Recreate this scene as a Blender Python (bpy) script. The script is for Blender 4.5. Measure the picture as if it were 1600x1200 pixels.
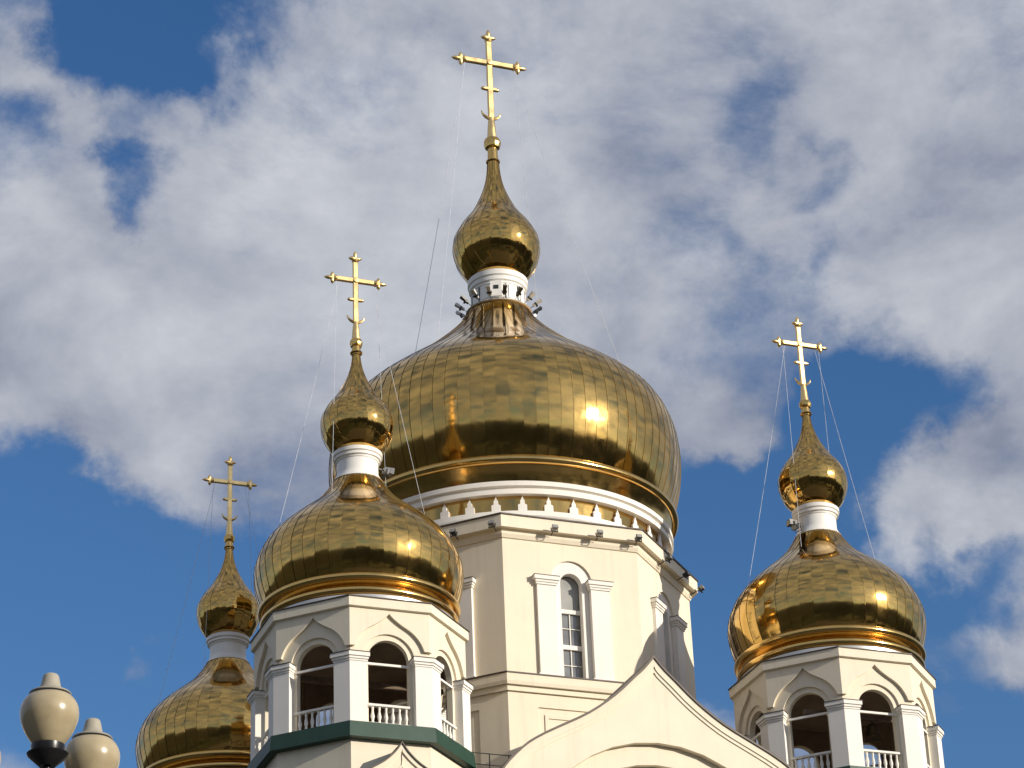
import bpy, bmesh, math, random
from math import sin, cos, pi, radians, sqrt, tan
from mathutils import Vector, Matrix
random.seed(7)
for o in list(bpy.data.objects): bpy.data.objects.remove(o, do_unlink=True)
scene = bpy.context.scene
col = scene.collection

# ------------------------------------------------------------------ camera
CAM = Vector((-41.463, -109.158, 1.6)); F = 4273.16
YAW, PITCH, ROLL = radians(20.7992 + 0.2446), radians(27.2038), radians(2.3419)
FW = Vector((sin(YAW)*cos(PITCH), cos(YAW)*cos(PITCH), sin(PITCH)))
r0 = Vector((cos(YAW), -sin(YAW), 0)); u0 = r0.cross(FW)
RT = r0*cos(ROLL) - u0*sin(ROLL); UP = r0*sin(ROLL) + u0*cos(ROLL)
cam = bpy.data.objects.new('camera', bpy.data.cameras.new('camera')); col.objects.link(cam)
cam.matrix_world = Matrix(((RT.x, UP.x, -FW.x, CAM.x), (RT.y, UP.y, -FW.y, CAM.y), (RT.z, UP.z, -FW.z, CAM.z), (0, 0, 0, 1)))
cam.data.sensor_width = 36; cam.data.lens = F/1600*36; cam.data.clip_start = .1; cam.data.clip_end = 6000
scene.camera = cam
def pix_dir(x, y):                      # a pixel of the 1600x1200 photograph -> a direction
    return (FW*F + RT*(x-800) - UP*(y-600)).normalized()

# ------------------------------------------------------------------ light
SUN_AZ, SUN_EL = radians(39.0), radians(15.8)      # azimuth from -Y towards +X
SUN = Vector((sin(SUN_AZ)*cos(SUN_EL), -cos(SUN_AZ)*cos(SUN_EL), sin(SUN_EL)))
sl = bpy.data.lights.new('sun', 'SUN'); sl.energy = 4.6; sl.angle = radians(.5); sl.color = (1, .91, .77)
so = bpy.data.objects.new('sun', sl); col.objects.link(so)
so.rotation_euler = SUN.to_track_quat('Z', 'Y').to_euler(); so.location = (60, -80, 90)
scene.view_settings.view_transform = 'Standard'; scene.view_settings.look = 'None'
scene.view_settings.exposure = 0; scene.view_settings.gamma = 1

world = bpy.data.worlds.new('World'); scene.world = world; world.use_nodes = True
wt = world.node_tree; wt.nodes.clear()
def N(t, typ, **k):
    n = t.nodes.new(typ)
    for a, v in k.items(): setattr(n, a, v)
    return n
def math_node(t, op, a, b=None, c=None, clamp=False):
    n = N(t, 'ShaderNodeMath', operation=op, use_clamp=clamp)
    for i, v in enumerate((a, b, c)):
        if v is None: continue
        if isinstance(v, (int, float)): n.inputs[i].default_value = v
        else: t.links.new(v, n.inputs[i])
    return n.outputs[0]
def mix_col(t, fac, a, b):
    n = N(t, 'ShaderNodeMix', data_type='RGBA')
    for s, v in ((n.inputs[0], fac), (n.inputs[6], a), (n.inputs[7], b)):
        if isinstance(v, (int, float)): s.default_value = v
        elif isinstance(v, tuple): s.default_value = (*v, 1)
        else: t.links.new(v, s)
    return n.outputs[2]
def build_sky():
    t = wt
    sky = N(t, 'ShaderNodeTexSky', sky_type='NISHITA', sun_disc=False)
    sky.sun_elevation = SUN_EL; sky.sun_rotation = pi - SUN_AZ
    sky.air_density = 1.0; sky.dust_density = .3; sky.ozone_density = 2.5
    tc = N(t, 'ShaderNodeTexCoord'); d = tc.outputs['Generated']
    def noise(scale, detail, rough, dist=0, off=(0, 0, 0), st=(1, 1, 1)):
        m = N(t, 'ShaderNodeMapping'); m.inputs['Location'].default_value = off; m.inputs['Scale'].default_value = st
        t.links.new(d, m.inputs[0])
        n = N(t, 'ShaderNodeTexNoise'); t.links.new(m.outputs[0], n.inputs['Vector'])
        n.inputs['Scale'].default_value = scale; n.inputs['Detail'].default_value = detail
        n.inputs['Roughness'].default_value = rough; n.inputs['Distortion'].default_value = dist
        return n.outputs['Fac']
    big = noise(7.5, 12, .63, .2, (.3, .1, .7), (1, 1, 1.5))
    # clouds and gaps where the photograph has them: x, y, radius in its pixels, weight
    blobs = [(180,60,75,-0.43),(260,115,45,-0.34),(110,10,50,-0.20),(60,130,55,.22),(120,200,40,.15),(340,80,50,-0.20),(175,250,24,-0.34),(210,315,28,-0.36),(20,175,30,-0.26),
        (30,860,110,-0.46),(110,960,130,-0.46),(60,1100,150,-0.51),(300,1080,130,-0.51),(140,775,45,-0.33),(240,870,60,-0.39),(330,960,70,-0.36),(400,870,45,-0.20),
        (500,150,110,.10),(620,60,90,.05),
        (1215,150,38,-0.18),(1165,215,32,-0.14),(1275,285,32,-0.22),(1310,390,28,-0.17),(1105,385,28,-0.14),
        (1365,590,58,-0.42),(1320,650,50,-0.36),(1420,650,40,-0.26),(1290,730,60,-0.31),(1100,780,45,-0.41),(1170,830,75,-0.46),(1210,750,45,-0.39),(1110,940,90,-0.51),(1160,1030,90,-0.51),
        (1250,850,50,-0.33),(1470,930,50,-0.36),(1570,920,55,-0.34),(1510,1130,90,-0.43),(1590,1180,70,-0.39),(1490,620,28,-0.20),
        (235,1020,40,.8),(410,50,70,.22),(50,60,50,.16),(1400,790,50,.16),(1500,780,60,.2),(1580,820,60,.2),(1560,1000,40,.26),(1400,860,40,.1),(1530,690,50,.12),(1120,690,48,.18),(1180,650,38,.12),
        (100,430,170,.16),(330,210,60,.18),(260,640,150,.18),(60,620,110,.18),(640,400,200,.08),(1000,300,200,.1),(1400,250,220,.12),(1560,500,120,.1)]
    wn = N(t, 'ShaderNodeTexNoise'); t.links.new(d, wn.inputs['Vector']); wn.inputs['Scale'].default_value = 22; wn.inputs['Detail'].default_value = 7; wn.inputs['Roughness'].default_value = .58
    sb = N(t, 'ShaderNodeVectorMath', operation='SUBTRACT'); t.links.new(wn.outputs['Color'], sb.inputs[0]); sb.inputs[1].default_value = (.5, .5, .5)
    ma = N(t, 'ShaderNodeVectorMath', operation='MULTIPLY_ADD'); t.links.new(sb.outputs[0], ma.inputs[0]); ma.inputs[1].default_value = (.075,)*3; t.links.new(d, ma.inputs[2])
    nz = N(t, 'ShaderNodeVectorMath', operation='NORMALIZE'); t.links.new(ma.outputs[0], nz.inputs[0]); dw = nz.outputs[0]
    acc = None
    for x, y, s, w in blobs:
        v = N(t, 'ShaderNodeVectorMath', operation='DOT_PRODUCT'); t.links.new(dw, v.inputs[0]); v.inputs[1].default_value = pix_dir(x, y)
        e = math_node(t, 'POWER', math_node(t, 'MAXIMUM', v.outputs['Value'], .001), (F/s)**2)
        acc = math_node(t, 'MULTIPLY_ADD', e, w, 0.0 if acc is None else acc)
    cov = math_node(t, 'ADD', math_node(t, 'MULTIPLY_ADD', big, 1.55, -.19), acc)
    mr = N(t, 'ShaderNodeMapRange', interpolation_type='SMOOTHSTEP'); t.links.new(cov, mr.inputs[0])
    mr.inputs[1].default_value = .19; mr.inputs[2].default_value = .72; mr.inputs[3].default_value = 0; mr.inputs[4].default_value = .95
    shade = noise(12, 10, .58, .2, (1.7, .4, .2), (1, 1, 1.4))
    broad = noise(3.2, 4, .5, .3, (.9, .2, 1.4), (1, 1, 2.2))
    lit = N(t, 'ShaderNodeMapRange'); t.links.new(math_node(t, 'MULTIPLY_ADD', broad, .7, math_node(t, 'MULTIPLY_ADD', cov, .3, math_node(t, 'ADD', shade, -.33))), lit.inputs[0])
    lit.inputs[1].default_value = .5; lit.inputs[2].default_value = .95
    cloud = mix_col(t, lit.outputs[0], (1.75, 1.95, 2.55), (4.5, 4.62, 4.9))
    # clouds grow brighter round the sun
    v = N(t, 'ShaderNodeVectorMath', operation='DOT_PRODUCT'); t.links.new(d, v.inputs[0]); v.inputs[1].default_value = SUN
    halo = math_node(t, 'MULTIPLY_ADD', math_node(t, 'POWER', math_node(t, 'MAXIMUM', v.outputs['Value'], .001), 9.0), 1.5, .95)
    sc = N(t, 'ShaderNodeVectorMath', operation='SCALE'); t.links.new(cloud, sc.inputs[0]); t.links.new(halo, sc.inputs['Scale']); cloud = sc.outputs[0]
    hs = N(t, 'ShaderNodeHueSaturation'); hs.inputs['Saturation'].default_value = 1.24; hs.inputs['Hue'].default_value = .509; hs.inputs['Value'].default_value = .82
    t.links.new(sky.outputs[0], hs.inputs['Color'])
    c = mix_col(t, mr.outputs[0], hs.outputs[0], cloud)
    bg = N(t, 'ShaderNodeBackground'); bg.inputs[1].default_value = .15; t.links.new(c, bg.inputs[0])
    out = N(t, 'ShaderNodeOutputWorld'); t.links.new(bg.outputs[0], out.inputs[0])
build_sky()

# ------------------------------------------------------------------ materials
M = {}
def mat(name, colr, rough=.6, metal=0, var=.06, scale=1.5, bump=0, bscale=20, spec=.5, coat=0):
    m = bpy.data.materials.new(name); m.use_nodes = True; t = m.node_tree; b = t.nodes['Principled BSDF']
    tc = N(t, 'ShaderNodeTexCoord'); n = N(t, 'ShaderNodeTexNoise'); n.inputs['Scale'].default_value = scale; n.inputs['Detail'].default_value = 6
    t.links.new(tc.outputs['Object'], n.inputs['Vector'])
    k = N(t, 'ShaderNodeMapRange'); t.links.new(n.outputs['Fac'], k.inputs[0]); k.inputs[1].default_value = .3; k.inputs[2].default_value = .7
    lo = tuple(c*(1-var) for c in colr); hi = tuple(min(1, c*(1+var)) for c in colr)
    t.links.new(mix_col(t, k.outputs[0], lo, hi), b.inputs['Base Color'])
    b.inputs['Roughness'].default_value = rough; b.inputs['Metallic'].default_value = metal
    b.inputs['Specular IOR Level'].default_value = spec; b.inputs['Coat Weight'].default_value = coat
    if bump:
        n2 = N(t, 'ShaderNodeTexNoise'); n2.inputs['Scale'].default_value = bscale; n2.inputs['Detail'].default_value = 4
        t.links.new(tc.outputs['Object'], n2.inputs['Vector'])
        bp = N(t, 'ShaderNodeBump'); bp.inputs['Strength'].default_value = bump; bp.inputs['Distance'].default_value = .02
        t.links.new(n2.outputs['Fac'], bp.inputs['Height']); t.links.new(bp.outputs[0], b.inputs['Normal'])
    M[name] = m; return m
def stucco(name, colr, streak):
    """painted render: soft blotches and faint rain streaks with a shape of their own"""
    m = mat(name, colr, .75, 0, .035, .7, .25, 30, .3); t = m.node_tree; b = t.nodes['Principled BSDF']
    src = b.inputs['Base Color'].links[0].from_socket
    tc = N(t, 'ShaderNodeTexCoord'); mp = N(t, 'ShaderNodeMapping'); mp.inputs['Scale'].default_value = (3.2, 3.2, .22)
    t.links.new(tc.outputs['Object'], mp.inputs[0])
    n = N(t, 'ShaderNodeTexNoise'); n.inputs['Scale'].default_value = 1.3; n.inputs['Detail'].default_value = 7; t.links.new(mp.outputs[0], n.inputs['Vector'])
    k = N(t, 'ShaderNodeMapRange'); t.links.new(n.outputs['Fac'], k.inputs[0]); k.inputs[1].default_value = .54; k.inputs[2].default_value = .78; k.inputs[4].default_value = streak
    dk = mix_col(t, k.outputs[0], src, tuple(c*.72 for c in colr)); t.links.new(dk, b.inputs['Base Color'])
    return m
def gold(name, colr, rough, tilt, cell, wave=.2, wscale=.9):
    """polished titanium-gold sheets: every sheet sits at a slightly different angle and is a little wavy"""
    m = bpy.data.materials.new(name); m.use_nodes = True; t = m.node_tree; b = t.nodes['Principled BSDF']
    b.inputs['Metallic'].default_value = 1
    tc = N(t, 'ShaderNodeTexCoord'); oi = N(t, 'ShaderNodeObjectInfo'); ge = N(t, 'ShaderNodeNewGeometry')
    sp = N(t, 'ShaderNodeSeparateXYZ'); t.links.new(tc.outputs['Object'], sp.inputs[0])
    zc = math_node(t, 'FLOOR', math_node(t, 'ADD', math_node(t, 'DIVIDE', sp.outputs['Z'], cell), math_node(t, 'MULTIPLY', oi.outputs['Random'], 7.3)))
    cb = N(t, 'ShaderNodeCombineXYZ'); t.links.new(oi.outputs['Random'], cb.inputs[0]); t.links.new(zc, cb.inputs[1])
    wn = N(t, 'ShaderNodeTexWhiteNoise', noise_dimensions='3D'); t.links.new(cb.outputs[0], wn.inputs['Vector'])
    sb = N(t, 'ShaderNodeVectorMath', operation='SUBTRACT'); t.links.new(wn.outputs['Color'], sb.inputs[0]); sb.inputs[1].default_value = (.5, .5, .5)
    # waviness of the thin sheet
    no = N(t, 'ShaderNodeTexNoise'); no.inputs['Scale'].default_value = wscale; no.inputs['Detail'].default_value = 3; no.inputs['Roughness'].default_value = .45
    t.links.new(ge.outputs['Position'], no.inputs['Vector'])
    bp = N(t, 'ShaderNodeBump'); bp.inputs['Strength'].default_value = wave; bp.inputs['Distance'].default_value = .03
    t.links.new(no.outputs['Fac'], bp.inputs['Height'])
    sc = N(t, 'ShaderNodeVectorMath', operation='SCALE'); t.links.new(sb.outputs[0], sc.inputs[0]); sc.inputs['Scale'].default_value = tilt
    ad = N(t, 'ShaderNodeVectorMath', operation='ADD'); t.links.new(bp.outputs[0], ad.inputs[0]); t.links.new(sc.outputs[0], ad.inputs[1])
    # the whole gore leans as well
    w2 = N(t, 'ShaderNodeTexWhiteNoise', noise_dimensions='1D'); t.links.new(oi.outputs['Random'], w2.inputs['W'])
    s2 = N(t, 'ShaderNodeVectorMath', operation='SUBTRACT'); t.links.new(w2.outputs['Color'], s2.inputs[0]); s2.inputs[1].default_value = (.5, .5, .5)
    a2 = N(t, 'ShaderNodeVectorMath', operation='MULTIPLY_ADD'); t.links.new(s2.outputs[0], a2.inputs[0]); a2.inputs[1].default_value = (tilt*2.2,)*3; t.links.new(ad.outputs[0], a2.inputs[2]); ad = a2
    nm = N(t, 'ShaderNodeVectorMath', operation='NORMALIZE'); t.links.new(ad.outputs[0], nm.inputs[0]); t.links.new(nm.outputs[0], b.inputs['Normal'])
    n2 = N(t, 'ShaderNodeTexNoise'); n2.inputs['Scale'].default_value = 2.2; n2.inputs['Detail'].default_value = 8; t.links.new(ge.outputs['Position'], n2.inputs['Vector'])
    k = N(t, 'ShaderNodeMapRange'); t.links.new(n2.outputs['Fac'], k.inputs[0]); k.inputs[1].default_value = .3; k.inputs[2].default_value = .75
    k.inputs[3].default_value = rough*.75; k.inputs[4].default_value = rough*1.5; t.links.new(k.outputs[0], b.inputs['Roughness'])
    v = math_node(t, 'MULTIPLY_ADD', wn.outputs['Value'], .5, math_node(t, 'MULTIPLY', n2.outputs['Fac'], .5))
    t.links.new(mix_col(t, v, tuple(c*.88 for c in colr), tuple(min(1, c*1.1) for c in colr)), b.inputs['Base Color'])
    M[name] = m
stucco('cream', (.80, .72, .57), .3)
stucco('white', (.83, .795, .735), .25)
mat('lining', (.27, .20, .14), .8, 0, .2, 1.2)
mat('neck_white', (.82, .80, .76), .35, 0, .03, 2)
gold('gold', (.60, .385, .12), .095, .012, 2.6)
gold('gold_small', (.58, .365, .11), .075, .012, 4, .45, 2.0)
gold('gold_trim', (.72, .47, .16), .16, .0, 2)
gold('gold_cross', (.95, .67, .30), .33, .0, 2)
mat('green_metal', (.012, .05, .031), .5, 0, .15, 2, spec=.5)
mat('flashing', (.07, .055, .045), .5, .3, .2, 3)
mat('skirt', (.62, .6, .56), .3, .6, .1, 1)
mat('glass', (.16, .165, .165), .12, 0, .35, 1.1, spec=.8)
mat('grey_pane', (.27, .27, .255), .3, 0, .25, .8)  # plain grey, paler than the glass: upper window pane and floodlight lenses
mat('dark_metal', (.06, .06, .06), .4, .6, .2, 5)
mat('lamp_metal', (.25, .24, .23), .35, .7, .2, 5)
mat('lamp_white', (.6, .6, .59), .4, 0, .1, 5)
mat('wire', (.6, .63, .7), .5, 0, .2, 3)
mat('bronze', (.12, .085, .045), .45, .8, .2, 4)
mat('timber', (.16, .11, .07), .7, 0, .25, 3)
mat('globe', (.40, .33, .205), .25, 0, .12, 9, spec=.5, coat=.3)
mat('globe_cap', (.36, .33, .26), .5, 0, .1, 8)
mat('black_iron', (.015, .015, .016), .3, .3, .2, 8)
mat('paving', (.075, .07, .065), .8, 0, .25, .15)
mat('lawn', (.03, .036, .017), .9, 0, .35, .05)
mat('foliage', (.026, .026, .014), .7, 0, .4, .2)
mat('trunk', (.06, .045, .035), .9, 0, .2, 3)

# ------------------------------------------------------------------ mesh helpers
def mesh(name, verts, faces, smooth=None):
    me = bpy.data.meshes.new(name); me.from_pydata([tuple(v) for v in verts], [], faces)
    bm = bmesh.new(); bm.from_mesh(me); bmesh.ops.recalc_face_normals(bm, faces=bm.faces); bm.to_mesh(me); bm.free()
    if smooth:
        me.polygons.foreach_set('use_smooth', [True]*len(me.polygons)); me.set_sharp_from_angle(angle=radians(smooth))
    me.update(); return me
def obj(name, me, m=None, parent=None, loc=None, rot=None):
    if m and not me.materials: me.materials.append(M[m])
    o = bpy.data.objects.new(name, me); col.objects.link(o); o.parent = parent
    if loc is not None: o.location = loc
    if rot is not None: o.rotation_euler = rot
    return o
def empty(name, loc=(0, 0, 0), parent=None, rot=None):
    o = bpy.data.objects.new(name, None); col.objects.link(o); o.location = loc; o.parent = parent; o.empty_display_size = .3
    if rot: o.rotation_euler = rot
    return o
def tag(o, label=None, cat=None, group=None, kind=None):
    for k, v in (('label', label), ('category', cat), ('group', group), ('kind', kind)):
        if v: o[k] = v
    return o
def copy_tree(o, parent=None):
    c = o.copy(); col.objects.link(c); c.parent = parent
    for ch in list(o.children): copy_tree(ch, c)
    return c
def catmull(P, n=4):
    P = [Vector(p) for p in P]; P = [2*P[0]-P[1]] + P + [2*P[-1]-P[-2]]; out = []
    for i in range(1, len(P)-2):
        a, b, c, d = P[i-1:i+3]
        for j in range(n):
            s = j/n; out.append(.5*((2*b)+(c-a)*s+(2*a-5*b+4*c-d)*s*s+(3*b-a-3*c+d)*s**3))
    return [tuple(v) for v in out + [P[-2]]]
def lathe(prof, n=48, closed=False, smooth=40, cap=True, a0=0.):
    """prof: (r, z) points; closed joins last to first (ring section)"""
    v, f = [], []
    for r, z in prof:
        for k in range(n): a = a0+2*pi*k/n; v.append((r*cos(a), r*sin(a), z))
    m = len(prof)
    for i in range(m if closed else m-1):
        for k in range(n):
            j = (i+1) % m; f.append((i*n+k, i*n+(k+1) % n, j*n+(k+1) % n, j*n+k))
    if cap and not closed:
        f.append(tuple(range(n-1, -1, -1))); f.append(tuple(range((m-1)*n, m*n)))
    return mesh('lathe', v, f, smooth)
def octo(prof, closed=True, cap=False):
    """octagonal ring: radii to the vertices, one vertex either side of -Y"""
    return lathe(prof, 8, closed, None, cap, -pi/2+pi/8)
def torus_prof(r, z, t, n=10): return [(r+t*cos(2*pi*k/n), z+t*sin(2*pi*k/n)) for k in range(n)]
def box(x0, x1, y0, y1, z0, z1):
    v = [(x, y, z) for x in (x0, x1) for y in (y0, y1) for z in (z0, z1)]
    return mesh('box', v, [(0, 1, 3, 2), (4, 6, 7, 5), (0, 4, 5, 1), (2, 3, 7, 6), (0, 2, 6, 4), (1, 5, 7, 3)])
def bevel_box(x0, x1, y0, y1, z0, z1, b=.02):
    bm = bmesh.new(); bm.from_mesh(box(x0, x1, y0, y1, z0, z1)); bmesh.ops.bevel(bm, geom=bm.edges[:], offset=b, segments=1, affect='EDGES')
    me = bpy.data.meshes.new('bevel_box'); bm.to_mesh(me); bm.free(); return me
def ear_clip(P):
    """triangles of a simple polygon, concave or not"""
    n = len(P); idx = list(range(n)); out = []
    cr = lambda a, b, c: (b[0]-a[0])*(c[1]-a[1])-(b[1]-a[1])*(c[0]-a[0])
    if sum(P[i][0]*P[(i+1) % n][1]-P[(i+1) % n][0]*P[i][1] for i in range(n)) < 0: idx.reverse()
    while len(idx) > 3:
        best = None
        for m in range(len(idx)):
            i, j, k = idx[m-1], idx[m], idx[(m+1) % len(idx)]; A_, B_, C_ = P[i], P[j], P[k]; ar = cr(A_, B_, C_)
            if ar <= 1e-9: continue
            if any(q not in (i, j, k) and cr(A_, B_, P[q]) >= -1e-9 and cr(B_, C_, P[q]) >= -1e-9 and cr(C_, A_, P[q]) >= -1e-9 for q in idx): continue
            L = max(math.dist(A_, B_), math.dist(B_, C_), math.dist(C_, A_)); qual = ar/L/L
            if best is None or qual > best[0]: best = (qual, m, (i, j, k))
        if best is None:
            m = min(range(len(idx)), key=lambda m: abs(cr(P[idx[m-1]], P[idx[m]], P[idx[(m+1) % len(idx)]]))); idx.pop(m); continue
        out.append(best[2]); idx.pop(best[1])
    out.append(tuple(idx)); return out
def prism(poly, fn):
    """extrude a 2D outline: fn(u, z, side) -> point, side 0 front / 1 back"""
    poly = [q for i, q in enumerate(poly) if math.dist(q, poly[i-1]) > 1e-5]
    n = len(poly); bm = bmesh.new()
    a = [bm.verts.new(fn(u, z, 0)) for u, z in poly]; b = [bm.verts.new(fn(u, z, 1)) for u, z in poly]
    for i, j, k in ear_clip([(u if abs(u) < 900 else fn(u, z, 0)[0], z) for u, z in poly]):
        bm.faces.new((a[i], a[j], a[k])); bm.faces.new((b[k], b[j], b[i]))
    for i in range(n): bm.faces.new((a[i], b[i], b[(i+1) % n], a[(i+1) % n]))
    bmesh.ops.recalc_face_normals(bm, faces=bm.faces)
    me = bpy.data.meshes.new('prism'); bm.to_mesh(me); bm.free(); return me
def tube(pts, r, n=6, closed_ends=True):
    pts = [Vector(p) for p in pts]; v, f = [], []; rr = r if isinstance(r, (list, tuple)) else [r]*len(pts)
    for i, p in enumerate(pts):
        d = (pts[min(i+1, len(pts)-1)]-pts[max(i-1, 0)]).normalized(); x = d.cross(Vector((0, 0, 1)) if abs(d.z) < .9 else Vector((0, 1, 0))).normalized(); y = d.cross(x)
        for k in range(n): a = 2*pi*k/n; v.append(p+x*cos(a)*rr[i]+y*sin(a)*rr[i])
    for i in range(len(pts)-1):
        for k in range(n): f.append((i*n+k, i*n+(k+1) % n, (i+1)*n+(k+1) % n, (i+1)*n+k))
    f.append(tuple(range(n))); f.append(tuple(range((len(pts)-1)*n, len(pts)*n)))
    return mesh('tube', v, f, 50)
def join(mes):
    bm = bmesh.new()
    for me in mes: bm.from_mesh(me)
    me = bpy.data.meshes.new('joined'); bm.to_mesh(me); bm.free(); return me
T8 = tan(pi/8); C8 = cos(pi/8); W = 999.
def plate(poly, ap, d0, d1):
    """flat piece of one octagon side facing -Y; u = +-W runs to the mitre with the next side"""
    def fn(u, z, s):
        dd = d1 if s else d0; w = (ap-dd)*T8-.001
        return (max(-w, min(w, u)) if abs(u) >= W else u, -(ap-dd), z)
    return prism(poly, fn)
def arc(r, zc, a0=0, a1=180, n=18): return [(r*cos(radians(a0+(a1-a0)*k/n)), zc+r*sin(radians(a0+(a1-a0)*k/n))) for k in range(n+1)]

# ------------------------------------------------------------------ domes
def gored_dome(name, prof, n, m, parent, rows=4, seam=.016, bulge=True):
    pts = catmull(prof, rows)
    core = obj(name, lathe([(max(.02, r-.07), z) for r, z in pts], 48), m, parent)
    h = pi/n; rm, zm = pts[len(pts)//2]; v, f = [], []
    cols = 5 if seam else 3
    for r, z in pts:
        s = min(seam, r*.05); e = min(.05/max(r, .1), h*.25)
        cs = [(-h, 0), (0, 0), (h-e, 0), (h-e*.95, s), (h+e*.1, s)] if seam else [(-h, 0), (0, 0), (h, 0)]
        for a, off in cs: v.append(((r+off)*cos(a)-rm, (r+off)*sin(a), z-zm))
    for i in range(len(pts)-1):
        for k in range(cols-1): f.append((i*cols+k, i*cols+k+1, (i+1)*cols+k+1, (i+1)*cols+k))
    me = mesh('gold_panel', v, f, 28)
    for k in range(n):
        a = 2*pi*k/n
        obj('gold_panel', me, m, core, (rm*cos(a), rm*sin(a), zm), (random.gauss(0, .0012), random.gauss(0, .0012), a))
    return core

def cross(parent, z_top, z_arm, z_bar, z_cre, z_ball, half, th, ball_r, z_shaft):
    """an Orthodox cross with knobbed ends, a short foot bar and a crescent"""
    c = obj('cross', join([tube([(0, 0, z_ball+ball_r*.6), (0, 0, z_ball+ball_r*2.2), (0, 0, z_cre-.1)], [th*.85, th*.7, th*.5], 8),
                           bevel_box(-th*.5, th*.5, -th*.33, th*.33, z_cre-.15, z_top-th*.9, th*.12)]), 'gold_cross', parent)
    obj('crossbar', bevel_box(-half+th*.9, half-th*.9, -th*.36, th*.36, z_arm-th*.48, z_arm+th*.48, th*.12), 'gold_cross', c)
    def knobs(x, z, dx, dz):
        p = Vector((x, 0, z)); d = Vector((dx, 0, dz)); s = Vector((dz, 0, -dx)); ms = []
        for w, l in ((d, 1.25), (s, 1.0), (-s, 1.0)):
            ms.append(tube([p, p+w*th*l*.55, p+w*th*l*.95, p+w*th*l*1.35], [th*.34, th*.42, th*.33, th*.04], 8))
        ms.append(tube([p-d*th*.9, p-d*th*.55, p-d*th*.3], [th*.55, th*.72, th*.5], 8))
        return join(ms)
    obj('finial', knobs(0, z_top-th*1.2, 0, 1), 'gold_cross', c)
    for s in (-1, 1): obj('finial', knobs(s*(half-th*1.2), z_arm, s, 0), 'gold_cross', c)
    lf = lathe([(.02, -th*.32), (th*.5, -th*.28), (th*.62, 0), (th*.5, th*.28), (.02, th*.32)], 12)
    obj('rosette', lf, 'gold_cross', c, (0, -th*.3, z_arm), (pi/2, 0, 0))
    f = obj('foot_bar', join([bevel_box(-th*1.15, th*1.15, -th*.3, th*.3, z_bar-th*.28, z_bar+th*.28, th*.08)] +
        [tube([(s*th*1.05, 0, z_bar), (s*th*1.35, 0, z_bar), (s*th*1.7, 0, z_bar)], [th*.3, th*.36, th*.05], 8) for s in (-1, 1)]), 'gold_cross', c)
    cr = [(sin(radians(a))*th*1.75, 0, z_cre+th*1.15-cos(radians(a))*th*1.6) for a in range(-80, 81, 16)]
    obj('crescent', tube(cr, [th*(.06+.26*cos(radians(a))) for a in range(-80, 81, 16)], 6), 'gold_cross', c)
    r = ball_r
    obj('ball', lathe([(r*.5, -r*.8), (r*.85, -r*.6), (r, -r*.12), (r, r*.12), (r*.85, r*.55), (r*.5, r*.8)], 12, smooth=20), 'gold_trim', c, (0, 0, z_ball))
    obj('spike', tube([(0, 0, z_shaft-.1), (0, 0, z_ball)], [th*.95, th*.8], 10), 'gold_trim', c)
    obj('collar', lathe(torus_prof(th*1.0, 0, th*.22, 8), 14, True), 'gold_trim', c, (0, 0, z_shaft))
    return c
def floodlight(parent, loc, rz, tilt=.5, k=1., m='lamp_metal'):
    f = obj('floodlight', mesh('housing', [(-.17*k, -.22*k, -.1*k), (.17*k, -.22*k, -.1*k), (.17*k, -.22*k, .14*k), (-.17*k, -.22*k, .14*k), (-.11*k, .12*k, -.06*k), (.11*k, .12*k, -.06*k), (.11*k, .12*k, .1*k), (-.11*k, .12*k, .1*k)],
            [(0, 1, 2, 3), (4, 7, 6, 5), (0, 4, 5, 1), (1, 5, 6, 2), (2, 6, 7, 3), (3, 7, 4, 0)]), m, parent, loc, (tilt, 0, rz))
    obj('lens', box(-.14*k, .14*k, -.235*k, -.221*k, -.07*k, .11*k), 'grey_pane', f)
    obj('bracket', join([box(-.02*k, .02*k, -.03*k, .55*k, -.02*k, .02*k), box(-.2*k, -.172*k, -.03*k, .03*k, -.16*k, .06*k), box(.172*k, .2*k, -.03*k, .03*k, -.16*k, .06*k), box(-.2*k, .2*k, -.03*k, .03*k, -.19*k, -.16*k)]), 'dark_metal', f)
    return f

# ------------------------------------------------------------------ the ground and the body of the church
A = 10.604                                            # the bell towers stand at (+-A, +-A)
GY = 15.756                                           # the facades' plane
g = obj('ground', mesh('ground', [(-3000, -3000, 0), (3000, -3000, 0), (3000, 3000, 0), (-3000, 3000, 0)], [(0, 1, 2, 3)]), 'lawn'); tag(g, kind='structure')
g = obj('square', mesh('square', [(-75, -130, .02), (75, -130, .02), (75, 60, .02), (-75, 60, .02)], [(0, 1, 2, 3)]), 'paving'); tag(g, kind='structure')

body = empty('cathedral_body'); tag(body, 'cream cathedral body with large keel-shaped gables below the gold domes', 'church')
B = GY-.5
obj('wall', box(-B, B, -B, B, .02, 33.6), 'cream', body)
obj('plinth', octo([(0.1, 0.03)]) if False else box(-B-.4, B+.4, -B-.4, B+.4, .025, 2.2), 'white', body)
obj('roof', box(-B-.15, B+.15, -B-.15, B+.15, 33.6, 33.8), 'green_metal', body)
OUT = catmull([(0, 41.48), (.4, 41.0), (.86, 40.56), (1.72, 39.74), (2.86, 38.9), (4.2, 38.18), (5.0, 37.74), (5.68, 37.25), (6.5, 36.36), (7.1, 35.25), (7.4, 34.1), (7.5, 33.0)], 3)
def offset(pts, d):
    o = []
    for i, p in enumerate(pts):
        a = Vector(pts[max(i-1, 0)]); b = Vector(pts[min(i+1, len(pts)-1)]); t = (b-a).normalized(); n = Vector((-t.y, t.x))
        if n.x > 0: n = -n
        q = Vector(p)+n*d
        if i == 0: q = Vector((0, p[1]-d*1.65))
        o.append((max(0, q.x), q.y))
    return o
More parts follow.
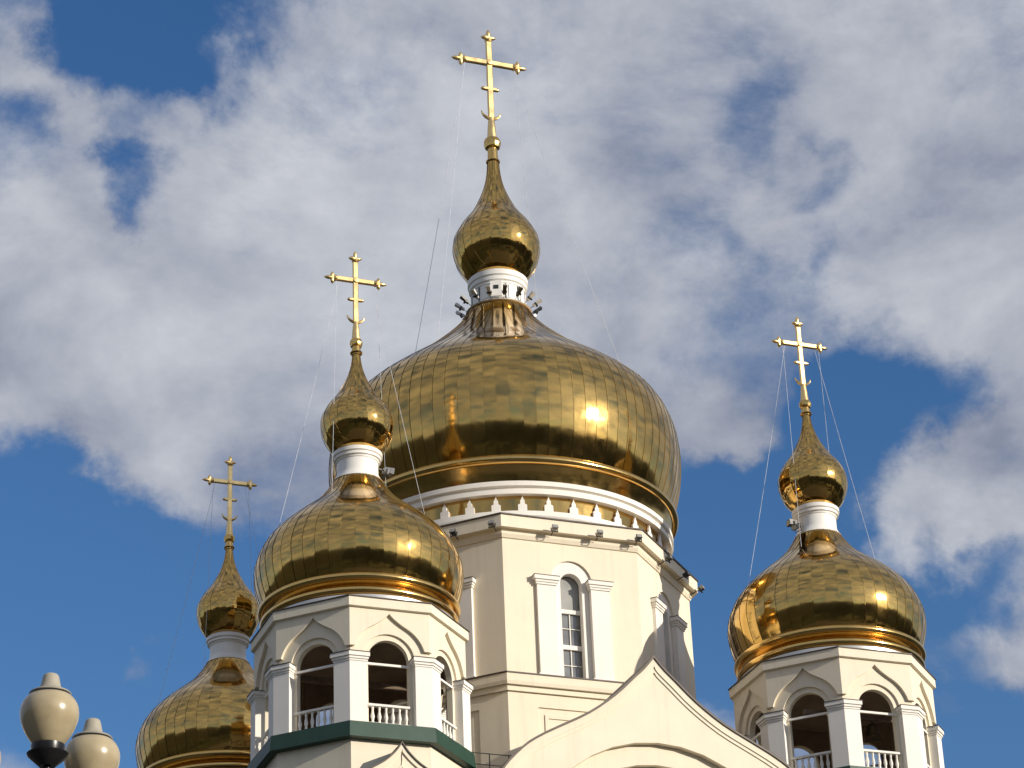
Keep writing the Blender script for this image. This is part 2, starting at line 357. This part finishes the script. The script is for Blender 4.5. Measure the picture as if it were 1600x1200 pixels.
def sym(half): return [(-x, z) for x, z in half[::-1]][:-1] + half    # left springing over the tip to the right one
def strip(o, i): return sym(o) + sym(i)[::-1]
def ext_y(y0, y1): return lambda u, z, s: (u, y1 if s else y0, z)
ZC = 32.3
gables = []
def gable(rot):
    e = obj('gable', prism(sym(OUT) + [(7.5, 24), (5.67, 24)] + arc(5.67, ZC) + [(-5.67, 24), (-7.5, 24)], ext_y(-GY, -GY+.28)), 'cream', body, rot=(0, 0, rot))
    obj('inner_arch', prism([(7.0, 38-.6), (7.0, 24), (4.85, 24)] + arc(4.85, ZC) + [(-4.85, 24), (-7.0, 24)] if False else arc(5.8, ZC) + [(-5.8, 24), (-4.85, 24)] + arc(4.85, ZC)[::-1] + [(4.85, 24), (5.8, 24)], ext_y(-GY+.285, -GY+.55)), 'cream', e)
    obj('tympanum', prism(arc(5.0, ZC) + [(-5.0, 24), (5.0, 24)], ext_y(-GY+.555, -GY+.8)), 'cream', e)
    obj('edge_moulding', prism(strip(OUT, offset(OUT, .26)), ext_y(-GY-.09, -GY-.001)), 'cream', e)
    obj('edge_moulding', prism(strip(offset(OUT, .26), offset(OUT, .4)), ext_y(-GY-.045, -GY-.001)), 'cream', e)
    obj('roof_sheet', prism(strip(offset(OUT, -.085), offset(OUT, -.004)), ext_y(-GY-.15, -8.3)), 'flashing', e)
    obj('vault_wall', prism(sym(OUT) + [(7.5, 30), (-7.5, 30)], ext_y(-GY+.9, -8.0)), 'cream', e)
    return e
for k in range(4): gable(k*pi/2).location.z = -1.5*(k % 2)      # the side gables are lower
KO = catmull([(0, 36.98), (.25, 36.62), (.7, 36.2), (1.4, 35.75), (2.05, 35.1), (2.5, 34.2), (2.65, 33.2)], 3)
def kokoshnik(x, rot):
    e = obj('kokoshnik', prism(sym(KO) + [(2.65, 31), (-2.65, 31)], lambda u, z, s: (u+x, -GY+(.4 if s else 0), z)), 'cream', body, rot=(0, 0, rot))
    sh = lambda y0, y1: (lambda u, z, s: (u+x, y1 if s else y0, z))
    obj('edge_moulding', prism(strip(KO, offset(KO, .16)), sh(-GY-.07, -GY-.001)), 'cream', e)
    obj('edge_moulding', prism(strip(offset(KO, .5), offset(KO, .62)), sh(-GY-.04, -GY-.001)), 'cream', e)
    obj('roof_sheet', prism(strip(offset(KO, -.05), offset(KO, -.003)), sh(-GY-.13, -GY+1.4)), 'flashing', e)
    obj('return_wall', prism(sym(KO) + [(2.65, 31), (-2.65, 31)], sh(-GY+.42, -GY+1.3)), 'cream', e)
for k in range(4):
    for s in (-1, 1): kokoshnik(s*A, k*pi/2)

# ------------------------------------------------------------------ central drum with the great dome
ct = empty('central_drum'); tag(ct, 'tall cream octagonal drum carrying the largest gold onion dome, in the middle', 'tower')
AP = 8.24*C8
obj('lower_tier', octo([(8.16, 30), (8.16, 42.9), (7.0, 42.9), (7.0, 30)]), 'cream', ct)
def drum_face(k):
    rz = k*pi/4
    w = obj('wall', plate([(W, 43.6), (W, 49.95), (-W, 49.95), (-W, 43.6), (-.95, 43.6)] + [(-.95, 43.7)] + arc(.95, 48.22)[::-1] + [(.95, 43.6)], AP, 0, .1), 'cream', ct, rot=(0, 0, rz))
    obj('window_surround', plate([(1.3, 43.6), (1.3, 49.5), (-1.3, 49.5), (-1.3, 43.6), (-.5, 43.6)] + arc(.5, 48.12)[::-1] + [(.5, 43.6)], AP, .103, .46), 'white', w)
    # the window: glass in a frame
    wi = obj('window', plate(arc(.56, 48.1) + [(-.56, 43.6), (.56, 43.6)], AP, .5, .52), 'glass', ct, rot=(0, 0, rz))
    obj('pane', plate(arc(.47, 48.1) + [(-.47, 46.99), (.47, 46.99)], AP, .485, .497), 'grey_pane', wi)
    for z, hh in ((46.93, .09), (45.27, .1), (43.66, .05)): obj('transom', plate([(-.5, z-hh), (.5, z-hh), (.5, z+hh), (-.5, z+hh)], AP, .38, .48), 'white', wi)
    for z0, z1 in ((45.38, 46.83), (43.72, 45.16)): obj('mullion', plate([(-.02, z0), (.02, z0), (.02, z1), (-.02, z1)], AP, .44, .483), 'white', wi)
    for z in (46.15, 44.45): obj('glazing_bar', plate([(-.46, z-.016), (.46, z-.016), (.46, z+.016), (-.46, z+.016)], AP, .445, .482), 'white', wi)
    for s in (-1, 1):
        p = obj('pilaster', plate([(s*1.25-.43, 43.75), (s*1.25+.43, 43.75), (s*1.25+.43, 47.85), (s*1.25-.43, 47.85)], AP, -.16, .09), 'white', ct, rot=(0, 0, rz))
        for z0, z1, o_ in ((47.85, 47.95, .05), (47.95, 48.06, .09), (48.06, 48.24, .15)):
            obj('capital', plate([(s*1.25-.43-o_, z0), (s*1.25+.43+o_, z0), (s*1.25+.43+o_, z1-.001), (s*1.25-.43-o_, z1-.001)], AP, -.16-o_, .085), 'white', p)
        obj('flashing_strip', plate([(s*1.25-.6, 48.24), (s*1.25+.6, 48.24), (s*1.25+.6, 48.265), (s*1.25-.6, 48.265)], AP, -.33, .08), 'flashing', p)
        obj('base', plate([(s*1.25-.5, 43.6), (s*1.25+.5, 43.6), (s*1.25+.5, 43.749), (s*1.25-.5, 43.749)], AP, -.2, .08), 'white', p)
    # recessed panel of the lower tier
    pw = obj('wall_panel', plate([(W, 36), (W, 42.85), (-W, 42.85), (-W, 36), (-1.8, 36), (-1.8, 42.25), (1.8, 42.25), (1.8, 36)], AP, 0, .08-.005), 'cream', ct, rot=(0, 0, rz))
    obj('panel_moulding', plate([(1.5, 36), (1.5, 41.95), (-1.5, 41.95), (-1.5, 36), (-1.34, 36), (-1.34, 41.79), (1.34, 41.79), (1.34, 36)], AP, .02, .078), 'cream', pw)
for k in range(8): drum_face(k)
obj('inner_drum', octo([(7.55, 42.9), (7.55, 50.2), (7.3, 50.2), (7.3, 42.9)]), 'lining', ct)
obj('belt_course', octo([(8.36, 42.86), (8.36, 43.1), (7.6, 43.1), (7.6, 42.86)]), 'cream', ct)
obj('belt_course', octo([(8.5, 43.102), (8.54, 43.25), (8.54, 43.58), (7.6, 43.58), (7.6, 43.102)]), 'cream', ct)
obj('flashing_strip', octo([(8.58, 43.583), (8.58, 43.64), (8.25, 43.68), (7.95, 43.68), (7.95, 43.583)]), 'flashing', ct)
cn = obj('cornice', octo([(8.30, 49.93), (8.38, 50.1), (8.38, 50.22), (8.46, 50.3), (8.66, 50.3), (8.66, 50.86), (7.2, 50.86), (7.2, 49.93)]), 'cream', ct)
obj('flashing_strip', octo([(8.72, 50.863), (8.72, 50.925), (7.3, 50.925), (7.3, 50.863)]), 'flashing', cn)
# pale sheet-metal skirt from the octagon's edge up to the round neck
v = []; n = 80
for k in range(n):
    a = 2*pi*k/n; q = (a-pi/8-pi/8+pi/8) % (pi/4)-pi/8; v.append((8.6*C8/cos(q)*cos(a), 8.6*C8/cos(q)*sin(a), 50.94))
for k in range(n): a = 2*pi*k/n; v.append((7.52*cos(a), 7.52*sin(a), 51.32))
obj('skirt_roof', mesh('skirt', v, [(k, (k+1) % n, n+(k+1) % n, n+k) for k in range(n)], 30), 'skirt', ct)
obj('crown_base', lathe([(7.56, 51.2), (7.56, 51.5), (7.38, 51.5), (7.38, 51.2)], 96, True), 'white', ct)
gb = obj('gold_band', lathe([(7.34, 51.3), (7.34, 52.35), (7.2, 52.35), (7.2, 51.3)], 96, True), 'gold', ct)
MP = [(-.2, 51.48), (-.2, 51.82), (-.1, 51.88), (-.1, 52.02), (-.05, 52.1), (0, 52.24), (.05, 52.1), (.1, 52.02), (.1, 51.88), (.2, 51.82), (.2, 51.48)]
mm = prism(MP, lambda u, z, s: (u, -7.47+(.09 if s else 0), z)); cb_ = ct.children
crown = [o for o in ct.children if o.name.startswith('crown_base')][0]
for k in range(40): obj('merlon', mm, 'white', crown, rot=(0, 0, 2*pi*(k+.3)/40))
obj('ring_moulding', lathe([(7.36, 52.3), (7.62, 52.3), (7.62, 52.52), (7.54, 52.56), (7.54, 52.62), (7.70, 52.66), (7.70, 52.88), (7.5, 52.98), (7.2, 52.98), (7.2, 52.3)], 128, True, 30), 'white', ct)
obj('roll_moulding', lathe([(7.3, 52.99), (7.44, 53.0), (7.5, 53.2), (7.6, 53.45), (7.7, 53.62)] + [(7.8+.2*cos(radians(a)), 53.88+.2*sin(radians(a))) for a in range(-110, 100, 20)] + [(7.7, 54.2), (7.3, 54.2)], 128, True, 40), 'gold_trim', ct)
gored_dome('dome', [(7.72, 54.12), (7.86, 54.5), (8.02, 55.0), (8.19, 55.75), (8.29, 56.6), (8.27, 57.5), (8.07, 58.6), (7.42, 59.9), (6.0, 61.14), (4.4, 62.33), (3.23, 63.36), (2.5, 64.08), (1.9, 64.78), (1.56, 65.36), (1.5, 65.52)], 88, 'gold', ct, 2, .02)
nk = obj('neck', lathe([(1.3, 65.3), (1.62, 65.45), (1.55, 65.52), (1.32, 65.62), (1.30, 66.5), (1.2, 66.5)], 48), 'neck_white', ct)
obj('neck_ring', lathe([(1.2, 66.45), (1.34, 66.5), (1.34, 66.6), (1.42, 66.66), (1.42, 66.86), (1.48, 66.92), (1.48, 67.18), (1.3, 67.3), (1.1, 67.3)], 48, True, 30), 'neck_white', nk)
for k in range(12):
    a = -pi/2+2*pi*(k+.35)/12
    obj('neck_panel', box(-.19, .19, -1.345, -1.25, 65.7, 66.42), 'neck_white', nk, rot=(0, 0, a+pi/2))
    obj('neck_slot', box(-.03, .03, -1.335, -1.25, 65.66, 66.45), 'dark_metal', nk, rot=(0, 0, a+pi/2+pi/12))
bx = obj('control_box', bevel_box(-.3, .3, -1.52, -1.3, 65.65, 66.5), 'neck_white', nk, rot=(0, 0, radians(-24)))
obj('box_vent', box(-.12, .12, -1.54, -1.521, 66.05, 66.25), 'dark_metal', bx)
for k in range(16):
    a = 2*pi*(k+.5)/16
    f = floodlight(ct, (1.85*sin(a), -1.85*cos(a), 65.72), a, -.6, 1.0, 'lamp_white' if k % 3 else 'dark_metal'); f.scale = (.6, 1.45, .6)
gored_dome('cupola', [(1.28, 67.27), (1.6, 67.6), (1.92, 68.12), (2.1, 68.65), (2.15, 69.15), (2.07, 69.65), (1.7, 70.37), (1.17, 71.1), (.79, 71.85), (.51, 72.6), (.35, 73.35), (.28, 74.2)], 26, 'gold_small', ct, 3, .012)
cross(ct, 82.0, 80.08, 78.5, 76.85, 75.22, 1.9, .30, .44, 74.15)
for (x0, p1) in ((1.35, (3.6, 3.2, 62.65)), (1.3, (5.6, -2.4, 61.05)), (-1.35, (-3.9, -2.0, 62.4)), (-1.3, (-3.5, 4.2, 61.8))):
    a = Vector((x0, 0, 79.9)); b = Vector(p1)
    obj('guy_wire', tube([a.lerp(b, t/6)-Vector((0, 0, .25*sin(pi*t/6))) for t in range(7)], .012, 5), 'wire', ct)
for k in range(8):
    for u in (-.95, 1.15, 3.0):
        th = k*pi/4; ap = 8.66*C8+.24
        floodlight(cn, (u*cos(th)+ap*sin(th), u*sin(th)-ap*cos(th), 50.32), th, -.35, .8, 'lamp_metal' if (k+int(u*2)) % 3 else 'dark_metal')

# ------------------------------------------------------------------ bell towers
def bell_tower():
    t = empty('bell_tower')
    R = 4.27; ap = R*C8
    obj('base', octo([(4.2, 30), (4.2, 37.56), (3.4, 37.56), (3.4, 30)]), 'cream', t)
    obj('green_band', octo([(4.30, 37.5), (4.56, 37.52), (4.50, 38.14), (3.3, 38.17), (3.3, 37.5)]), 'green_metal', t)
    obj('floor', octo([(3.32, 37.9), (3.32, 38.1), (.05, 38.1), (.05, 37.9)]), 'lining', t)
    zs, zk = 40.92, 41.33
    c0 = arc(1.48, zs, 16.5, 60, 8); kx, kz = c0[-1]
    keel = c0 + [((1-s)**2*kx+2*s*(1-s)*.2, (1-s)**2*kz+2*s*(1-s)*(kz+(kx-.2)*.577)+s*s*42.78) for s in (.2, .4, .6, .8, 1)]
    full = keel + [(-x, z) for x, z in keel[::-1][1:]]
    for k in range(8):
        rz = k*pi/4
        w = obj('wall', plate([(-W, zk), (-W, 43.0), (W, 43.0), (W, zk)] + [(full[0][0]+.02, zk)] + full, ap, 0, .14), 'cream', t, rot=(0, 0, rz))
        obj('arch_moulding', plate([(-W, 38.2), (-W, 42.95), (W, 42.95), (W, 38.2), (1.06, 38.2)] + arc(1.06, zs) + [(-1.06, 38.2)], ap, .143, .24), 'cream', w)
        obj('arch_moulding', plate([(-1.5, 38.2), (-1.5, 42.6), (1.5, 42.6), (1.5, 38.2), (.83, 38.2)] + arc(.83, zs) + [(-.83, 38.2)], ap, .243, .5), 'cream', w)
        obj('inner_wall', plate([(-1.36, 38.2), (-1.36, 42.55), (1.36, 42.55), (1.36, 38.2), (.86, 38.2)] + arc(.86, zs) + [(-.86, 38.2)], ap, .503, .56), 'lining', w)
        obj('tie_bar', plate([(-.9, 40.67), (.9, 40.67), (.9, 40.76), (-.9, 40.76)], ap, .22, .3), 'white', w)
        # pier folded round the corner, with its capital
        def pier(off, ln, z0, z1, inn=.3):
            th = pi/8; a_ = ap+off; n0 = Vector((0, -1)); n1 = Vector((sin(pi/4), -cos(pi/4)))
            d0 = Vector((-1, 0)); d1 = Vector((cos(pi/4), sin(pi/4))); V = Vector((sin(th), -cos(th)))*(a_/C8)
            i0 = V+d0*ln; i1 = V+d1*ln; Vi = Vector((sin(th), -cos(th)))*((ap-inn)/C8)
            j0 = i0-n0*(off+inn); j1 = i1-n1*(off+inn)
            return prism([tuple(q) for q in (i0, V, i1, j1, Vi, j0)], lambda u, z, s: (u, z, z1 if s else z0))
        p = obj('pier', pier(.12, .70, 38.16, 40.64), 'white', t, rot=(0, 0, rz))
        for z0, z1, o_ in ((40.642, 40.72, .03), (40.722, 40.82, .075), (40.822, 40.99, .13)): obj('capital', pier(.12+o_, .70+o_*1.1, z0, z1), 'white', p)
        obj('flashing_strip', pier(.28, .88, 40.992, 41.012), 'flashing', p)
        # balustrade
        b = obj('balustrade', join([plate([(-.86, 38.94), (.86, 38.94), (.86, 39.03), (-.86, 39.03)], ap, .1, .3), plate([(-.86, 38.2), (.86, 38.2), (.86, 38.27), (-.86, 38.27)], ap, .1, .3)]), 'white', t, rot=(0, 0, rz))
        for i in range(6):
            obj('baluster', bal, 'white', b, (-.68+i*.272, -(ap-.2), 38.27))
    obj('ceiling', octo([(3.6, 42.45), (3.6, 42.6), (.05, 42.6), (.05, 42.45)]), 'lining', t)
    cr = obj('cornice', octo([(4.29, 42.93), (4.42, 42.95), (4.42, 43.32), (3.4, 43.32), (3.4, 42.93)]), 'cream', t)
    obj('flashing_strip', octo([(4.47, 43.322), (4.47, 43.361), (3.4, 43.361), (3.4, 43.322)]), 'flashing', cr)
    obj('ring_moulding', lathe([(3.98, 43.362), (3.98, 43.56), (3.5, 43.6), (3.5, 43.362)], 72, True, 30), 'skirt', t)
    obj('roll_moulding', lathe([(3.5, 43.6), (3.86, 43.6)] + [(3.88+.17*cos(radians(a)), 43.78+.17*sin(radians(a))) for a in range(-80, 90, 20)] + [(3.78, 43.96), (3.74, 44.1), (3.85, 44.2)] +
        [(3.97+.16*cos(radians(a)), 44.33+.16*sin(radians(a))) for a in range(-90, 100, 20)] + [(3.5, 44.5)], 96, True, 40), 'gold_trim', t)
    gored_dome('dome', [(3.93, 44.44), (4.03, 44.66), (4.15, 45.05), (4.26, 45.6), (4.25, 46.3), (3.88, 47.2), (3.24, 47.95), (2.5, 48.58), (1.78, 49.17), (1.34, 49.7), (1.06, 50.14), (1.02, 50.24)], 48, 'gold', t, 2)
    nk = obj('neck', lathe([(.9, 50.1), (1.06, 50.2), (1.0, 50.28), (.89, 50.48), (.87, 50.6), (.87, 51.1), (.8, 51.1)], 40), 'neck_white', t)
    obj('neck_ring', lathe([(.8, 51.05), (.9, 51.08), (.92, 51.16), (.99, 51.18), (.99, 51.3), (1.05, 51.34), (1.05, 51.5), (.92, 51.58), (.7, 51.58)], 40, True, 30), 'neck_white', nk)
    gored_dome('cupola', [(.9, 51.55), (1.17, 51.8), (1.4, 52.2), (1.53, 52.7), (1.5, 53.2), (1.27, 53.7), (.92, 54.17), (.64, 54.65), (.41, 55.13), (.26, 55.6), (.19, 56.0), (.16, 56.4)], 22, 'gold_small', t, 3, .01)
    cross(t, 61.27, 59.9, 58.95, 57.95, 56.82, 1.31, .225, .28, 56.35)
    for (x0, p1) in ((.95, (1.75, 1.4, 48.9)), (.75, (3.45, .5, 47.65)), (-.75, (-3.3, .6, 47.8)), (-.85, (-1.5, -1.25, 49.1))):
        a = Vector((x0, 0, 59.75)); b = Vector(p1)
        obj('guy_wire', tube([a.lerp(b, i/6)-Vector((0, 0, .15*sin(pi*i/6))) for i in range(7)], .009, 5), 'wire', t)
    return t
bal = lathe([(.055, 0), (.055, .08), (.045, .1), (.085, .26), (.04, .5), (.055, .56), (.055, .67)], 6, smooth=60)
t0 = bell_tower()
towers = [(-A, -A, 'nearest bell tower, green band under its arches, in front of the great dome\'s left side'),
          (A, -A, 'bell tower on the right, standing clear against blue sky behind the big gable'),
          (-A, A, 'farthest visible bell tower, at the left behind the street lamp globes, partly covered'),
          (A, A, 'bell tower hidden behind the central drum')]
tw = []
for i, (x, y, lab) in enumerate(towers):
    o = t0 if i == 0 else copy_tree(t0)
    o.location = (x, y, 0); tag(o, lab, 'bell tower', 'bell towers at the four corners'); tw.append(o)
floodlight(tw[0], (1.15, -.35, 50.75), radians(95), .2, 1.2, 'lamp_metal')
floodlight(tw[1], (-1.2, -.1, 50.75), radians(-90), .1, 1.1, 'dark_metal')
floodlight(tw[1], (-1.15, -.4, 50.45), radians(-70), .4, 1.0, 'dark_metal')

# bells and their beams
def bell(loc, s, lab):
    b = obj('bell', lathe([(.5*s, 0), (.52*s, .04*s), (.42*s, .2*s), (.33*s, .5*s), (.27*s, .75*s), (.15*s, .86*s), (.05*s, .88*s), (.05*s, 1.05*s)], 24), 'bronze', None, loc)
    tag(b, lab, 'bell', 'bells hanging in the belfries')
    obj('clapper', lathe([(.02*s, .5*s), (.03*s, .05*s), (.09*s, -.02*s), (.05*s, -.1*s)], 8), 'dark_metal', b)
for i, (x, y) in enumerate(((-A, -A), (A, -A))):
    w = tw[i]
    yy = (-.6, -2.2)[i]; obj('bell_beam', bevel_box(-3.3 if i == 0 else -2.6, 3.3 if i == 0 else 2.6, yy-.1, yy+.1, 40.95, 41.17), 'timber', w)
bell((A+.55, -A-2.2, 40.15), .78, 'larger dark bell under the beam in the right tower\'s front arch')
bell((A-.3, -A-2.2, 40.4), .55, 'smaller dark bell beside a larger one in the right tower\'s front arch')
bell((-A-.45, -A-.6, 40.02), .9, 'dark bell behind the front arch of the nearest tower')

# railing on the roof edge between the nearest tower and the gable
rl = empty('roof_railing', (0, 0, 0)); tag(rl, 'thin wire railing at the drum\'s foot beside the green band', 'railing')
ry = -9.3
for i in range(6):
    x = -6.4+i*.85; obj('post', tube([(x, ry, 33.8), (x, ry, 39.35)], .025, 6), 'dark_metal', rl)
for z in (38.85, 39.33): obj('rail', tube([(-6.5, ry, z), (-2.1, ry, z)], .018, 6), 'dark_metal', rl)

# ------------------------------------------------------------------ street lamp
def lamp_point(px, py, dist):
    d = pix_dir(px, py); return CAM+d*(dist/math.hypot(d.x, d.y))
gl = [lamp_point(77, 1120, 16.0), lamp_point(143, 1190, 16.78), lamp_point(-44, 1197, 16.84)]
zg = gl[0].z; cx = sum(p.x for p in gl)/3; cy = sum(p.y for p in gl)/3
lamp = empty('street_lamp', (cx, cy, 0)); tag(lamp, 'three-globe street lamp with cream globes in the lower left corner', 'street lamp')
obj('post', lathe([(.26, .02), (.26, .3), (.17, .45), (.12, .9), (.09, 1.3), (.065, zg-.8), (.09, zg-.75), (.09, zg-.6), (.05, zg-.5), (.03, zg-.2)], 20), 'black_iron', lamp)
gp = [(.068, -.205), (.1, -.17), (.14, -.11), (.17, -.04), (.18, .02), (.172, .07), (.15, .11), (.118, .14), (.1, .148)]
cp = [(.085, .145), (.128, .142), (.122, .155), (.085, .17), (.066, .185), (.052, .25), (.042, .272), (.02, .28)]
for p in gl:
    q = Vector((p.x-cx, p.y-cy, zg)); e = Vector((q.x, q.y, 0))
    a = obj('arm', tube([(0, 0, zg-.65), tuple(e*.35+Vector((0, 0, zg-.72))), tuple(e*.8+Vector((0, 0, zg-.62))), tuple(e*.98+Vector((0, 0, zg-.45))), tuple(e+Vector((0, 0, zg-.3)))], .022, 10), 'black_iron', lamp)
    gobj = obj('globe', lathe(catmull(gp, 3), 40), 'globe', lamp, q)
    obj('cap', lathe(catmull(cp, 2), 28), 'globe_cap', gobj)
    obj('cap_rim', lathe([(.1, .132), (.134, .130), (.128, .141), (.1, .145)], 28, True), 'black_iron', gobj)
    obj('collar', lathe([(.05, -.32), (.12, -.255), (.128, -.24), (.1, -.226), (.104, -.2), (.104, -.185), (.06, -.185)], 28), 'black_iron', gobj)

# ------------------------------------------------------------------ hilly ring added far below the frame, to darken the domes' low reflections
from mathutils import noise as mnoise
v, f = [], []; n = 240; rows = [(330, 0), (380, .25), (440, .62), (520, .9), (620, 1), (900, .8)]
for d, k in rows:
    for i in range(n):
        a = 2*pi*i/n; c = Vector((cos(a)*3, sin(a)*3, d*.004)); h = 96+34*mnoise.noise(c)+16*mnoise.noise(c*4)+5*mnoise.noise(c*19)+3*mnoise.noise(c*41)
        v.append((d*cos(a), -20+d*sin(a), -.5+k*h))
for r in range(len(rows)-1):
    for i in range(n): f.append((r*n+i, r*n+(i+1) % n, (r+1)*n+(i+1) % n, (r+1)*n+i))
tag(obj('added_hills', mesh('added_hills', v, f, 60), 'foliage'), kind='structure')

# ------------------------------------------------------------------ trees on the far side of the square, seen mirrored in the domes
v, f = [], []
rnd = random.Random(3)
for i in range(120):
    az = rnd.uniform(radians(-150), radians(150)); d = rnd.uniform(95, 190)
    c = Vector((CAM.x*.6 + d*sin(az), -70 - d*cos(az)*1.0, 0)); h = rnd.uniform(9, 17); w = h*rnd.uniform(.28, .42)
    for j in range(170):
        z = rnd.uniform(.18, 1); s = sqrt(max(.02, 1-((z-.5)/.52)**2)); a = rnd.uniform(0, 2*pi); r = w*s*sqrt(rnd.random())
        q = c+Vector((r*cos(a), r*sin(a), z*h)); n = Vector((rnd.gauss(0, 1), rnd.gauss(0, 1), rnd.gauss(0, 1))).normalized(); x = n.orthogonal().normalized(); y = n.cross(x); k = rnd.uniform(.5, 1.1)
        b = len(v); v += [q+x*k, q+y*k*.8, q-x*k, q-y*k*.8]; f.append((b, b+1, b+2, b+3))
    b = len(v)
    for z in (0, h*.7):
        for k in range(5): v.append(c+Vector((.22*cos(k*1.2566), .22*sin(k*1.2566), z)))
    for k in range(5): f.append((b+k, b+(k+1) % 5, b+5+(k+1) % 5, b+5+k))
me = bpy.data.meshes.new('wood'); me.from_pydata([tuple(p) for p in v], [], f); me.update()
wd = obj('wood', me, 'foliage'); tag(wd, 'belt of park trees across the square, seen only as the dark rim mirrored in the domes', 'trees', kind='stuff')
